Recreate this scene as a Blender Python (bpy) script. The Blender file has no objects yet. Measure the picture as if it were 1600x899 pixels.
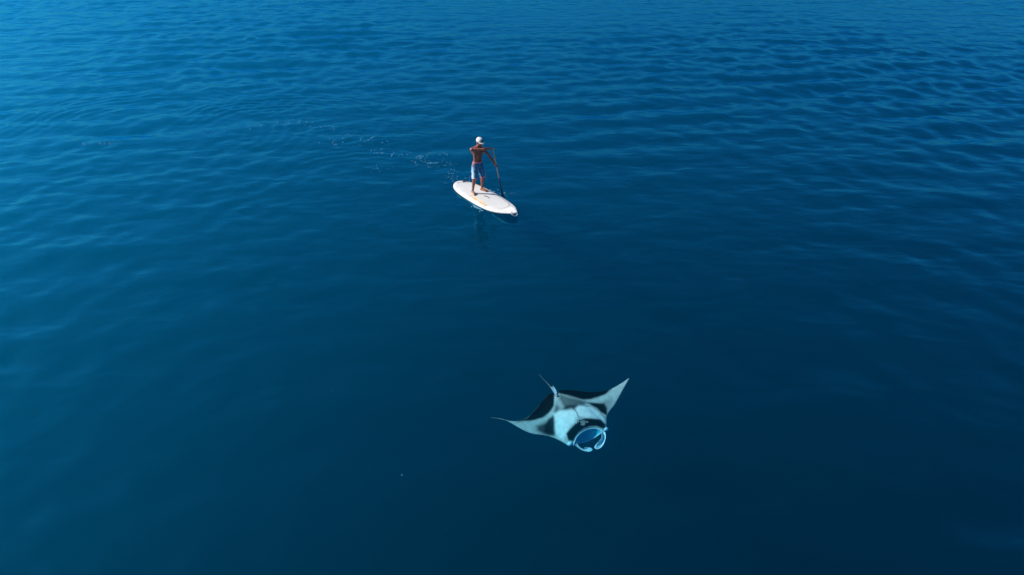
import bpy, bmesh, math, random
import numpy as np
from mathutils import Vector, Matrix

random.seed(7)
rng = np.random.default_rng(11)
sc = bpy.context.scene
col = sc.collection
R = math.radians

# ------------------------------------------------------------------ camera
cd = bpy.data.cameras.new('camera')
cd.sensor_width = 36.0
cd.lens = 24.0
cd.clip_start = 0.1
cd.clip_end = 8000
cam = bpy.data.objects.new('camera', cd)
col.objects.link(cam)
cam.location = (0, 0, 8.4)
cam.rotation_euler = (R(90 - 31), 0, 0)
sc.camera = cam

# ------------------------------------------------------------------ sky, sun, exposure
SUN_EL, SUN_AZ = 33.0, 5.0            # height; degrees from due left towards the far side
world = bpy.data.worlds.new('World')
sc.world = world
world.use_nodes = True
wn = world.node_tree
bg = wn.nodes['Background']
sky = wn.nodes.new('ShaderNodeTexSky')
sky.sky_type = 'NISHITA'
sky.sun_disc = False
sky.sun_elevation = R(SUN_EL)
sky.sun_rotation = R(-90 + SUN_AZ)
sky.altitude = 0
sky.air_density = 1.0
sky.dust_density = 2.4
sky.ozone_density = 10.0
bg.inputs['Strength'].default_value = 0.115
wn.links.new(sky.outputs[0], bg.inputs[0])

sd = bpy.data.lights.new('sun', 'SUN')
sd.energy = 5.0
sd.angle = R(0.5)
sd.color = (1.0, 0.95, 0.88)
sun = bpy.data.objects.new('sun', sd)
col.objects.link(sun)
to_sun = Vector((-math.cos(R(SUN_EL)) * math.cos(R(SUN_AZ)), math.cos(R(SUN_EL)) * math.sin(R(SUN_AZ)), math.sin(R(SUN_EL))))
sun.rotation_euler = to_sun.to_track_quat('Z', 'Y').to_euler()
sun.location = (-30, 20, 40)

vs = sc.view_settings
vs.view_transform = 'Standard'
vs.look = 'None'
vs.exposure = 0.26
vs.gamma = 1.0
vs.use_curve_mapping = False
cy = sc.cycles
cy.use_denoising = True
cy.max_bounces = 4
cy.volume_bounces = 1
cy.transparent_max_bounces = 12
cy.sample_clamp_indirect = 4.0
cy.caustics_reflective = False
cy.caustics_refractive = False


# ------------------------------------------------------------------ helpers
def tag(o, label=None, cat=None, group=None, kind=None):
    if label: o['label'] = label
    if cat: o['category'] = cat
    if group: o['group'] = group
    if kind: o['kind'] = kind
    return o


def link(name, me, mat=None, parent=None, smooth=True):
    o = bpy.data.objects.new(name, me)
    col.objects.link(o)
    if mat is not None:
        me.materials.clear()
        me.materials.append(mat)
    if parent is not None:
        o.parent = parent
    if smooth:
        me.polygons.foreach_set('use_smooth', [True] * len(me.polygons))
    return o


def from_bm(name, bm, mat, parent=None, smooth=True):
    bmesh.ops.recalc_face_normals(bm, faces=bm.faces)
    me = bpy.data.meshes.new(name)
    bm.to_mesh(me)
    bm.free()
    return link(name, me, mat, parent, smooth)


def empty(name, mw):
    o = bpy.data.objects.new(name, None)
    col.objects.link(o)
    o.empty_display_size = 0.2
    o.matrix_world = mw
    return o


def material(name):
    m = bpy.data.materials.new(name)
    m.use_nodes = True
    return m, m.node_tree.nodes, m.node_tree.links


def paint(name, color, rough=0.5, noise=0.0, scale=20.0, bump=0.0, spec=0.5, sheen=0.0):
    """Principled surface with a little uneven colour and relief."""
    m, n, l = material(name)
    b = n['Principled BSDF']
    b.inputs['Roughness'].default_value = rough
    b.inputs['Specular IOR Level'].default_value = spec
    b.inputs['Sheen Weight'].default_value = sheen
    tc = n.new('ShaderNodeTexCoord')
    nz = n.new('ShaderNodeTexNoise')
    nz.inputs['Scale'].default_value = scale
    nz.inputs['Detail'].default_value = 5
    l.new(tc.outputs['Object'], nz.inputs['Vector'])
    mx = n.new('ShaderNodeMix')
    mx.data_type = 'RGBA'
    mx.inputs['A'].default_value = tuple(c * (1 - noise) for c in color) + (1,)
    mx.inputs['B'].default_value = tuple(min(1, c * (1 + noise)) for c in color) + (1,)
    l.new(nz.outputs['Fac'], mx.inputs['Factor'])
    l.new(mx.outputs['Result'], b.inputs['Base Color'])
    if bump:
        bp = n.new('ShaderNodeBump')
        bp.inputs['Strength'].default_value = 0.4
        bp.inputs['Distance'].default_value = bump
        l.new(nz.outputs['Fac'], bp.inputs['Height'])
        l.new(bp.outputs[0], b.inputs['Normal'])
    return m


def attr_paint(name, attr, rough=0.5, noise=0.08, scale=25.0, spec=0.5):
    """Principled surface whose colour print is stored on the mesh."""
    m, n, l = material(name)
    b = n['Principled BSDF']
    b.inputs['Roughness'].default_value = rough
    b.inputs['Specular IOR Level'].default_value = spec
    a = n.new('ShaderNodeAttribute')
    a.attribute_name = attr
    tc = n.new('ShaderNodeTexCoord')
    nz = n.new('ShaderNodeTexNoise')
    nz.inputs['Scale'].default_value = scale
    nz.inputs['Detail'].default_value = 6
    l.new(tc.outputs['Object'], nz.inputs['Vector'])
    mr = n.new('ShaderNodeMapRange')
    mr.inputs['To Min'].default_value = 1 - noise * 2
    mr.inputs['To Max'].default_value = 1 + noise * 2
    l.new(nz.outputs['Fac'], mr.inputs['Value'])
    vm = n.new('ShaderNodeVectorMath')
    vm.operation = 'SCALE'
    l.new(a.outputs['Color'], vm.inputs[0])
    l.new(mr.outputs[0], vm.inputs['Scale'])
    l.new(vm.outputs[0], b.inputs['Base Color'])
    return m


def set_color(me, attr, rgb):
    """rgb: (n_vertices, 3) linear colours."""
    ca = me.color_attributes.new(attr, 'FLOAT_COLOR', 'POINT')
    a = np.ones((len(rgb), 4), np.float32)
    a[:, :3] = rgb
    ca.data.foreach_set('color', a.ravel())


def array_mesh(name, verts, quads):
    me = bpy.data.meshes.new(name)
    v = np.ascontiguousarray(verts, np.float32)
    q = np.ascontiguousarray(quads, np.int32)
    me.vertices.add(len(v))
    me.vertices.foreach_set('co', v.ravel())
    me.loops.add(q.size)
    me.loops.foreach_set('vertex_index', q.ravel())
    me.polygons.add(len(q))
    me.polygons.foreach_set('loop_start', np.arange(0, q.size, q.shape[1], dtype=np.int32))
    me.update(calc_edges=True)
    me.validate()
    return me


def grid_quads(nu, nv, off=0, flip=False):
    i, j = np.meshgrid(np.arange(nu - 1), np.arange(nv - 1), indexing='ij')
    a = i * nv + j
    q = np.stack([a, a + nv, a + nv + 1, a + 1], -1).reshape(-1, 4) + off
    return q[:, ::-1] if flip else q


def smooth_curve(pts, n):
    """Catmull-Rom through the points, n samples spaced evenly by length."""
    P = np.array(pts, float)
    P = np.vstack([2 * P[0] - P[1], P, 2 * P[-1] - P[-2]])
    out = []
    for k in range(1, len(P) - 2):
        t = np.linspace(0, 1, 24, endpoint=False)[:, None]
        a, b, c, d = P[k - 1], P[k], P[k + 1], P[k + 2]
        out.append(0.5 * (2 * b + (c - a) * t + (2 * a - 5 * b + 4 * c - d) * t ** 2 + (3 * b - a - 3 * c + d) * t ** 3))
    out = np.vstack(out + [P[-2][None]])
    s = np.concatenate([[0], np.cumsum(np.linalg.norm(np.diff(out, axis=0), axis=1))])
    tt = np.linspace(0, s[-1], n)
    return np.stack([np.interp(tt, s, out[:, k]) for k in range(out.shape[1])], 1)


def loft(bm, pts, radii, seg=14, ref=(0, 0, 1), cap=True):
    """Closed tube through pts; a radius is a number or (along ref-ish axis, across)."""
    pts = [Vector(p) for p in pts]
    rr = [(r, r) if not isinstance(r, (tuple, list)) else r for r in radii]
    n = len(pts)
    tans = []
    for i in range(n):
        a = pts[max(i - 1, 0)]
        b = pts[min(i + 1, n - 1)]
        tans.append((b - a).normalized())
    P, T, RR = [], [], []
    if cap:
        for f in (0.98, 0.7, 0.35):
            k = math.sqrt(1 - f * f)
            P.append(pts[0] - tans[0] * min(rr[0]) * f); T.append(tans[0]); RR.append((rr[0][0] * k, rr[0][1] * k))
    P += pts; T += tans; RR += rr
    if cap:
        for f in (0.35, 0.7, 0.98):
            k = math.sqrt(1 - f * f)
            P.append(pts[-1] + tans[-1] * min(rr[-1]) * f); T.append(tans[-1]); RR.append((rr[-1][0] * k, rr[-1][1] * k))
    ref = Vector(ref)
    rings = []
    for p, t, (ra, rb) in zip(P, T, RR):
        a = ref - t * ref.dot(t)
        if a.length < 0.15:
            alt = Vector((1, 0, 0)) if abs(t.x) < 0.8 else Vector((0, 1, 0))
            a = alt - t * alt.dot(t)
        a.normalize()
        b = t.cross(a)
        rings.append([bm.verts.new(p + a * ra * math.cos(2 * math.pi * k / seg) + b * rb * math.sin(2 * math.pi * k / seg)) for k in range(seg)])
    for r0, r1 in zip(rings, rings[1:]):
        for k in range(seg):
            bm.faces.new((r0[k], r0[(k + 1) % seg], r1[(k + 1) % seg], r1[k]))
    bm.faces.new(rings[0][::-1])
    bm.faces.new(rings[-1])
    return rings


def blob(bm, c, r, m=None, sub=3):
    """Ellipsoid with half sizes r."""
    g = bmesh.ops.create_icosphere(bm, subdivisions=sub, radius=1.0)
    for v in g['verts']:
        p = Vector((v.co.x * r[0], v.co.y * r[1], v.co.z * r[2])) + Vector(c)
        v.co = (m @ p) if m is not None else p
    return g['verts']


def fused(name, bm, voxel, smooth_iter, mat, parent=None, factor=0.5):
    """One continuous skin over overlapping shells."""
    bmesh.ops.recalc_face_normals(bm, faces=bm.faces)
    me = bpy.data.meshes.new(name + '_shells')
    bm.to_mesh(me)
    bm.free()
    tmp = bpy.data.objects.new(name + '_tmp', me)
    col.objects.link(tmp)
    rm = tmp.modifiers.new('r', 'REMESH')
    rm.mode = 'VOXEL'
    rm.voxel_size = voxel
    sm = tmp.modifiers.new('s', 'SMOOTH')
    sm.iterations = smooth_iter
    sm.factor = factor
    dg = bpy.context.evaluated_depsgraph_get()
    dg.update()
    res = bpy.data.meshes.new_from_object(tmp.evaluated_get(dg))
    res.name = name
    bpy.data.objects.remove(tmp)
    bpy.data.meshes.remove(me)
    return link(name, res, mat, parent)


# ------------------------------------------------------------------ the sea
NW = 150
lam = np.exp(rng.normal(np.log(1.55), 0.5, NW))
lam[-40:] = np.exp(rng.uniform(np.log(0.36), np.log(0.9), 40))
main = R(97)
spread = np.where(lam < 1.2, 0.6, 0.32)
ang = main + rng.normal(0, 1, NW) * spread
cross = (rng.random(NW) < 0.5) & (lam < 1.9)                        # a second train from the left, crests running away from the camera
ang = np.where(cross, R(8) + rng.normal(0, 1, NW) * 0.55, ang)
lam = np.where(cross & (lam > 1.0), lam * 0.8, lam)
slope = 0.0138 * np.where(lam < 0.9, 0.55, 1.0)
slope = slope * np.where(cross, 1.1, 0.95)
amp = slope * lam / (2 * np.pi)
kx, ky = 2 * np.pi / lam * np.cos(ang), 2 * np.pi / lam * np.sin(ang)
ph = rng.uniform(0, 2 * np.pi, NW)
pk = [(rng.uniform(0.05, 0.22) * math.cos(a), rng.uniform(0.05, 0.22) * math.sin(a), rng.uniform(0, 6.28)) for a in rng.uniform(0, 6.28, 9)]
# centres of the paddle strokes left behind, with ring wavelength, height, radius and width of the ring packet
RINGS = [(-9.2, 25.9, 0.58, 0.019, 3.9, 1.5), (-14.2, 25.4, 0.62, 0.019, 5.2, 1.8), (-6.0, 24.6, 0.45, 0.007, 2.2, 1.0), (-2.75, 22.75, 0.24, 0.010, 0.75, 0.5),
         (-4.6, 23.2, 0.36, 0.006, 1.9, 1.0), (-0.29, 19.6, 0.16, 0.003, 0.35, 0.25), (-5.2, 20.7, 0.5, 0.006, 2.6, 1.3)]


def sea_height(x, y, cell=None):
    x = np.asarray(x, np.float32)
    y = np.asarray(y, np.float32)
    z = np.zeros_like(x)
    patch = np.zeros_like(x)
    for a, b, p in pk:
        patch += np.sin(a * x + b * y + p)
    patch = np.clip(0.85 + 0.22 * patch, 0.3, 1.6)
    patch *= 1 - 0.5 * np.exp(-((x - 3.5) / 7.0) ** 2 - ((y - 12.0) / 6.0) ** 2)      # a lull in the breeze
    chop = 1 + 1.5 * np.exp(-((x + 6.0) / 3.5) ** 2 - ((y - 21.0) / 2.2) ** 2) + 0.8 * np.exp(-((x + 12.0) / 4.5) ** 2 - ((y - 20.0) / 4.0) ** 2)
    for i in range(NW):
        w = np.float32(amp[i])
        t = np.sin(np.float32(kx[i]) * x + np.float32(ky[i]) * y + np.float32(ph[i]))
        if cell is not None:
            t = t * np.clip((lam[i] / cell - 3.0) / 3.0, 0, 1)
        z += w * t * (patch * chop if lam[i] < 0.9 else patch)
    for cx, cy_, lm, a, r0, wd in RINGS:
        r = np.hypot(x - cx, y - cy_)
        th = np.arctan2(y - cy_, x - cx)
        r = r * (1 + 0.035 * np.sin(3 * th + cx) + 0.02 * np.sin(7 * th + cy_))
        z += a * np.sin(2 * np.pi * r / lm * (1 + 0.03 * r)) * np.exp(-((r - r0) / wd) ** 2) * np.clip(0.45 + 0.75 * np.sin(th + 0.15), 0.1, 1) * (0.65 + 0.35 * np.sin(2.3 * th + 1.7 * cx))
    # V wake trailing from the tail of the board
    return z


def axis(lo, hi, step0, step1, far):
    core = [lo]
    while core[-1] < hi:
        t = (core[-1] - lo) / (hi - lo)
        core.append(core[-1] + step0 + (step1 - step0) * t)
    up, s, p = [], step1, core[-1]
    while p < far:
        s *= 1.35; p += s; up.append(p)
    dn, s, p = [], step0, lo
    while p > -far:
        s *= 1.35; p -= s; dn.append(p)
    return np.array(dn[::-1] + core + up)


xs_r = axis(0, 43, 0.085, 0.13, 2500)
xs_r = xs_r[xs_r >= 0]
xs = np.concatenate([-xs_r[:0:-1], xs_r])
ys = axis(3.5, 78, 0.06, 0.19, 2500)
X, Y = np.meshgrid(xs, ys, indexing='ij')
cellx = np.gradient(xs)[:, None] * np.ones_like(Y)
celly = np.gradient(ys)[None, :] * np.ones_like(X)
Z = sea_height(X, Y, np.maximum(cellx, celly).astype(np.float32))
fade = np.clip(1 - np.maximum(np.abs(X) - 300, np.abs(Y) - 300) / 300, 0, 1)
Z = Z * fade
nx, ny = len(xs), len(ys)
sv = np.stack([X, Y, Z], -1).reshape(-1, 3)
sea_me = array_mesh('sea', sv, grid_quads(nx, ny))
bm = bmesh.new()
bm.from_mesh(sea_me)
bm.verts.ensure_lookup_table()
DEPTH = -90.0
cb = [bm.verts.new((xs[i], ys[j], DEPTH)) for i, j in ((0, 0), (-1, 0), (-1, -1), (0, -1))]
bm.verts.ensure_lookup_table()
e0 = [bm.verts[i * ny] for i in range(nx)]
e1 = [bm.verts[(nx - 1) * ny + j] for j in range(ny)]
e2 = [bm.verts[i * ny + ny - 1] for i in range(nx - 1, -1, -1)]
e3 = [bm.verts[j] for j in range(ny - 1, -1, -1)]
for e, a, b in ((e0, 0, 1), (e1, 1, 2), (e2, 2, 3), (e3, 3, 0)):
    bm.faces.new([cb[a], cb[b]] + e[::-1])
bm.faces.new(cb[::-1])
bm.to_mesh(sea_me)
bm.free()

m_sea, n, l = material('sea_water')
n.remove(n['Principled BSDF'])
out = n['Material Output']
tc = n.new('ShaderNodeTexCoord')


def wave_noise(scale, sx, sy, rot, detail, dist):
    mp = n.new('ShaderNodeMapping')
    mp.inputs['Rotation'].default_value = (0, 0, rot)
    mp.inputs['Scale'].default_value = (sx, sy, 1)
    l.new(tc.outputs['Object'], mp.inputs['Vector'])
    t = n.new('ShaderNodeTexNoise')
    t.inputs['Scale'].default_value = scale
    t.inputs['Detail'].default_value = detail
    t.inputs['Roughness'].default_value = 0.45
    t.inputs['Distortion'].default_value = 0.25
    l.new(mp.outputs[0], t.inputs['Vector'])
    bp = n.new('ShaderNodeBump')
    bp.inputs['Strength'].default_value = 1.0
    bp.inputs['Distance'].default_value = dist
    l.new(t.outputs['Fac'], bp.inputs['Height'])
    return bp


b1 = wave_noise(1.6, 0.55, 1.0, R(-8), 1.0, 0.05)
b2 = wave_noise(4.2, 0.6, 1.0, R(14), 1.0, 0.010)
l.new(b1.outputs[0], b2.inputs['Normal'])
lw = n.new('ShaderNodeLayerWeight')
lw.inputs['Blend'].default_value = 0.5
l.new(b2.outputs[0], lw.inputs['Normal'])
pw = n.new('ShaderNodeMath'); pw.operation = 'POWER'; pw.inputs[1].default_value = 5.0
l.new(lw.outputs['Facing'], pw.inputs[0])
fr = n.new('ShaderNodeMath'); fr.operation = 'MULTIPLY_ADD'
fr.inputs[1].default_value = 0.98; fr.inputs[2].default_value = 0.02
l.new(pw.outputs[0], fr.inputs[0])
tr = n.new('ShaderNodeBsdfTransparent')
gl = n.new('ShaderNodeBsdfGlossy')
gl.inputs['Roughness'].default_value = 0.05
gl.inputs['Color'].default_value = (0.08, 0.76, 1.0, 1)
l.new(b2.outputs[0], gl.inputs['Normal'])
mx = n.new('ShaderNodeMixShader')
l.new(fr.outputs[0], mx.inputs[0]); l.new(tr.outputs[0], mx.inputs[1]); l.new(gl.outputs[0], mx.inputs[2])
l.new(mx.outputs[0], out.inputs['Surface'])
va = n.new('ShaderNodeVolumeAbsorption')
va.inputs['Color'].default_value = (0.28, 0.885, 0.958, 1); va.inputs['Density'].default_value = 0.55
vsn = n.new('ShaderNodeVolumeScatter')
vsn.inputs['Color'].default_value = (0.005, 0.55, 0.86, 1); vsn.inputs['Density'].default_value = 0.10
vsn.inputs['Anisotropy'].default_value = 0.76
vadd = n.new('ShaderNodeAddShader')
l.new(va.outputs[0], vadd.inputs[0]); l.new(vsn.outputs[0], vadd.inputs[1])
l.new(vadd.outputs[0], out.inputs['Volume'])
sea = link('sea', sea_me, m_sea)
tag(sea, 'deep blue open sea with small wind ripples', 'sea', kind='structure')


def sea_z(x, y):
    return float(sea_height(np.array([x]), np.array([y]))[0])


# ------------------------------------------------------------------ paddleboard
def board_matrix():
    a = R(-49.14 - 4.5)
    d = Vector((math.cos(a), math.sin(a), 0))
    p = Vector((-d.y, d.x, 0))
    base = Vector((-0.804 + 0.0, 19.219 - 0.065, 0.0))
    return Matrix((( d.x, p.x, 0, base.x), (d.y, p.y, 0, base.y), (0, 0, 1, -0.025), (0, 0, 0, 1)))


MB = board_matrix()
board = empty('paddleboard', MB)
tag(board, 'worn white stand-up paddleboard with orange stripes floating on the sea', 'paddleboard')
BX = [-1.56, -1.54, -1.48, -1.38, -1.2, -0.9, -0.5, 0.0, 0.45, 0.85, 1.15, 1.36, 1.49, 1.55, 1.57]
BW = [0.03, 0.11, 0.205, 0.285, 0.365, 0.425, 0.455, 0.465, 0.445, 0.385, 0.285, 0.17, 0.085, 0.036, 0.01]


def b_half(x): return np.interp(x, BX, BW)
def b_rock(x): return 0.11 * np.clip((x - 0.3) / 1.25, 0, 1) ** 2.2 + 0.035 * np.clip((-x - 0.7) / 0.85, 0, 1) ** 2
def b_thick(x): return 0.115 * (1 - 0.45 * np.clip(abs(x) / 1.57, 0, 1) ** 3)
def deck_z(x, y=0.0):
    w = max(float(b_half(x)), 1e-3)
    return float(b_rock(x)) + 0.055 + float(b_thick(x)) * 0.5 * (1 - 0.22 * min(1, abs(y) / w) ** 2.5)


bxs = smooth_curve(np.stack([BX, BW], 1), 90)
NS = 36
V = []
for (x, w) in bxs:
    t = b_thick(x) * 0.5 * min(1, (w / 0.06) ** 0.5)
    zc = b_rock(x) + 0.055
    for k in range(NS):
        a = 2 * math.pi * k / NS
        c, s = math.cos(a), math.sin(a)
        yy = w * math.copysign(abs(c) ** 0.55, c)
        zz = t * math.copysign(abs(s) ** 0.6, s)
        if s > 0: zz *= 1 - 0.12 * abs(c) ** 2
        V.append((x, yy, zc + zz))
Q = []
for i in range(len(bxs) - 1):
    for k in range(NS):
        Q.append((i * NS + k, i * NS + (k + 1) % NS, (i + 1) * NS + (k + 1) % NS, (i + 1) * NS + k))
me = bpy.data.meshes.new('hull')
me.from_pydata(V, [], [tuple(reversed(q)) for q in Q] + [tuple(range(NS)), tuple(range((len(bxs) - 1) * NS, len(bxs) * NS))[::-1]])
m_board = paint('board_gelcoat', (0.66, 0.64, 0.58), 0.5, 0.09, 5.0)
# grime and scuffs on the deck
nn, ll = m_board.node_tree.nodes, m_board.node_tree.links
hull = link('hull', me, m_board, board)
bm = bmesh.new(); bm.from_mesh(me); bmesh.ops.recalc_face_normals(bm, faces=bm.faces); bm.to_mesh(me); bm.free()


def deck_patch(name, outline, mat, parent, lift=0.0025):
    """A thin sheet lying on the curved deck."""
    bm = bmesh.new()
    vs_ = [bm.verts.new((x, y, 0)) for x, y in outline]
    f = bm.faces.new(vs_)
    bmesh.ops.triangulate(bm, faces=[f])
    for _ in range(2):
        bmesh.ops.subdivide_edges(bm, edges=bm.edges[:], cuts=1)
    for v in bm.verts:
        v.co.z = hull_top(v.co.x, v.co.y) + lift
    r = bmesh.ops.extrude_face_region(bm, geom=bm.faces[:])
    for v in [g for g in r['geom'] if isinstance(g, bmesh.types.BMVert)]:
        v.co.z -= lift * 0.8
    return from_bm(name, bm, mat, parent, False)


def hull_top(x, y):
    w = float(np.interp(x, bxs[:, 0], bxs[:, 1]))
    u = min(0.999, abs(y) / max(w, 1e-4))
    c = u ** (1 / 0.55)
    s = math.sqrt(max(0, 1 - c * c))
    t = float(b_thick(x)) * 0.5 * min(1, (w / 0.06) ** 0.5)
    return float(b_rock(x)) + 0.055 + t * s ** 0.6 * (1 - 0.12 * c * c)


def wobble_strip(x0, y0, x1, y1, w0, w1, rough=0.012, nseg=9):
    d = Vector((x1 - x0, y1 - y0)).normalized()
    p = Vector((-d.y, d.x))
    a, b = [], []
    for i in range(nseg):
        t = i / (nseg - 1)
        c = Vector((x0, y0)).lerp(Vector((x1, y1)), t)
        w = (w0 + (w1 - w0) * t) / 2
        a.append(tuple(c + p * (w + random.uniform(-rough, rough))))
        b.append(tuple(c - p * (w + random.uniform(-rough, rough))))
    return a + b[::-1]


m_orange = paint('orange_print', (0.80, 0.46, 0.12), 0.5, 0.0, 16)
_n, _l = m_orange.node_tree.nodes, m_orange.node_tree.links
_mix = [q for q in _n if q.bl_idname == 'ShaderNodeMix'][0]
_nz = [q for q in _n if q.bl_idname == 'ShaderNodeTexNoise'][0]
_mix.inputs['A'].default_value = (0.80, 0.40, 0.06, 1)
_mix.inputs['B'].default_value = (0.62, 0.57, 0.48, 1)           # where the print has worn off
_cr = _n.new('ShaderNodeMapRange')
_cr.inputs['From Min'].default_value = 0.46
_cr.inputs['From Max'].default_value = 0.60
_l.new(_nz.outputs['Fac'], _cr.inputs['Value'])
_l.new(_cr.outputs[0], _mix.inputs['Factor'])
m_pale_orange = paint('faded_orange_print', (0.80, 0.60, 0.32), 0.5, 0.12, 18)
m_dark = paint('black_rubber', (0.02, 0.02, 0.022), 0.6, 0.1, 20)
m_grey = paint('grey_pad', (0.62, 0.62, 0.62), 0.75, 0.06, 40, 0.001)
m_rope = paint('white_cord', (0.8, 0.8, 0.78), 0.7, 0.05, 60)
tag(deck_patch('stripe', wobble_strip(-0.32, -0.33, 0.52, -0.33, 0.05, 0.09, 0.016), m_orange, board, 0.0075), 'peeling orange stripe along the deck')
deck_patch('stripe', wobble_strip(-0.28, -0.28, 0.30, -0.25, 0.03, 0.05, 0.012), m_pale_orange, board, 0.0095)
deck_patch('stripe', wobble_strip(-1.02, 0.345, -0.45, 0.36, 0.05, 0.07, 0.008), m_orange, board, 0.0075)
deck_patch('stripe', wobble_strip(-0.42, -0.34, -0.17, 0.12, 0.016, 0.014, 0.004), m_pale_orange, board, 0.0085)
# deck pad: a thin sheet with its own edge
m_pad = paint('deck_pad', (0.63, 0.61, 0.56), 0.8, 0.10, 9, 0.002)
px_ = np.linspace(-1.12, 1.02, 60)
pw2 = np.array([max(0.02, (float(b_half(x)) - 0.075) * math.sqrt(max(0.05, 1 - max(0, (x - 0.5) / 0.53) ** 4)) * (1 - 0.25 * max(0, (-0.9 - x) / 0.22) ** 2)) for x in px_])
bm = bmesh.new()
rows = []
for x, w in zip(px_, pw2):
    ks = np.linspace(-1, 1, 25)
    row = [bm.verts.new((x, -w, hull_top(x, -w) - 0.002))] + [bm.verts.new((x, k * w, hull_top(x, k * w) + 0.0035)) for k in ks] + [bm.verts.new((x, w, hull_top(x, w) - 0.002))]
    rows.append(row)
for r0, r1 in zip(rows, rows[1:]):
    for k in range(len(r0) - 1):
        bm.faces.new((r0[k], r1[k], r1[k + 1], r0[k + 1]))
from_bm('deck_pad', bm, m_pad, board)
# carry handle
bm = bmesh.new()
hp = [(-0.10 + 0.24 * t, 0.02 + 0.03 * t, deck_z(0, 0) + 0.006 + 0.018 * math.sin(math.pi * t)) for t in np.linspace(0, 1, 9)]
loft(bm, hp, [(0.006, 0.013)] * 9, 8)
from_bm('carry_handle', bm, m_dark, board)
# nose bumper, lettering marks and cord
deck_patch('nose_patch', [(1.12, -0.16), (1.12, 0.16), (1.3, 0.14), (1.42, 0.05), (1.44, 0.0), (1.42, -0.05), (1.3, -0.14)], m_rope, board, 0.004)
for k, (x, y, ln) in enumerate(((1.24, -0.17, 0.05), (1.29, -0.13, 0.06), (1.34, -0.09, 0.05), (1.385, -0.05, 0.04))):
    deck_patch('mark', wobble_strip(x, y, x + ln * 0.6, y + ln * 0.6, 0.014, 0.012, 0.003, 4), m_dark, board, 0.0065)
bm = bmesh.new()
cp = smooth_curve([(1.36, -0.10, deck_z(1.36) + 0.0), (1.45, -0.13, 0.20), (1.55, -0.13, 0.14), (1.60, -0.06, 0.10), (1.60, 0.01, 0.13), (1.53, 0.03, 0.2), (1.45, 0.03, deck_z(1.45) + 0.0)], 30)
loft(bm, [tuple(p) for p in cp], [0.008] * 30, 8)
from_bm('bow_cord', bm, m_rope, board)
# leash plug, leash coil and pad marks on the tail
bm = bmesh.new()
cp = [(-1.40 + 0.03 * math.cos(a) + 0.012 * i / 40, 0.10 + 0.06 * math.sin(a) + 0.10 * i / 40, deck_z(-1.4, 0.1) + 0.012 + 0.004 * math.sin(3 * a)) for i, a in enumerate(np.linspace(0, 5 * math.pi, 40))]
loft(bm, cp, [0.0065] * 40, 6)
from_bm('leash', bm, m_dark, board)
for x, y, a in ((-1.46, 0.0, 0.3), (-1.45, -0.06, -0.4), (-1.33, 0.21, 0.5)):
    deck_patch('mark', wobble_strip(x, y, x + 0.05 * math.cos(a), y + 0.05 * math.sin(a), 0.022, 0.018, 0.003, 4), m_dark, board, 0.005)
# centre fin under the tail
bm = bmesh.new()
loft(bm, [(-1.2, 0, 0.06), (-1.24, 0, -0.04), (-1.31, 0, -0.14), (-1.38, 0, -0.2)], [(0.1, 0.006), (0.085, 0.006), (0.05, 0.005), (0.015, 0.004)], 12, ref=(1, 0, 0))
from_bm('fin', bm, m_dark, board)

# ------------------------------------------------------------------ person
_d = Vector((0.65421, -0.75632, 0))
_p = Vector((0.75632, 0.65421, 0))
PO = Vector((-1.041, 19.531, 0.0))
pb = MB.inverted() @ PO
PO.z = hull_top(pb.x, pb.y) - 0.025 + 0.003
MP = Matrix(((_d.x, _p.x, 0, PO.x), (_d.y, _p.y, 0, PO.y), (0, 0, 1, PO.z), (0, 0, 0, 1)))
person = empty('person', MP)
tag(person, 'shirtless person in white cap and blue shorts paddling upright on the board', 'person')

m_skin = paint('tanned_skin', (0.27, 0.095, 0.057), 0.4, 0.16, 9.0, 0.0015)
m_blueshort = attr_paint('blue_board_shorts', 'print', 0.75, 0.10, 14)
m_pink = paint('pink_trim', (0.78, 0.24, 0.28), 0.7, 0.1, 30)
m_cap = paint('white_cap', (0.68, 0.68, 0.64), 0.8, 0.05, 40, 0.001)
m_hair = paint('dark_hair', (0.015, 0.011, 0.009), 0.7, 0.3, 60, 0.002)
m_eye = paint('eye', (0.25, 0.22, 0.2), 0.2)

# joints (forward, left, up)
hipR, hipL = Vector((-0.01, -0.095, 0.90)), Vector((0.0, 0.095, 0.90))
kneR, kneL = Vector((0.045, -0.145, 0.485)), Vector((0.06, 0.15, 0.485))
ankR, ankL = Vector((-0.045, -0.175, 0.085)), Vector((-0.035, 0.18, 0.085))
shR, shL = Vector((-0.005, -0.185, 1.405)), Vector((0.115, 0.165, 1.375))
TOP = Vector((0.40, 0.275, 1.43))           # top of the paddle, under the right palm
BLW = Vector((0.44, 0.612, -0.13))           # where the paddle enters the water
pdir = (BLW - TOP).normalized()
LOW = TOP + pdir * 0.575                     # left hand on the shaft
bar = Vector((pdir.y, -pdir.x, 0)).normalized()       # T-grip axis, across the shaft
bar = (bar - pdir * bar.dot(pdir)).normalized()


def limb_joint(a, b, l1, l2, pole):
    """Middle joint between a and b for two bone lengths, bent towards pole."""
    v = b - a
    dist = min(v.length, (l1 + l2) * 0.999)
    u = v.normalized()
    x = (l1 * l1 - l2 * l2 + dist * dist) / (2 * dist)
    h = math.sqrt(max(0, l1 * l1 - x * x))
    q = pole - u * pole.dot(u)
    return a + u * x + q.normalized() * h


wrR = TOP + (shR - TOP).normalized() * 0.085 + Vector((0, 0, 0.012))
wrL = LOW + (shL - LOW).normalized() * 0.075
elR = limb_joint(shR, wrR, 0.274, 0.245, Vector((0.35, -0.15, -1.0)))
elL = limb_joint(shL, wrL, 0.30, 0.265, Vector((-0.5, 0.6, -0.1)))

bm = bmesh.new()
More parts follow.
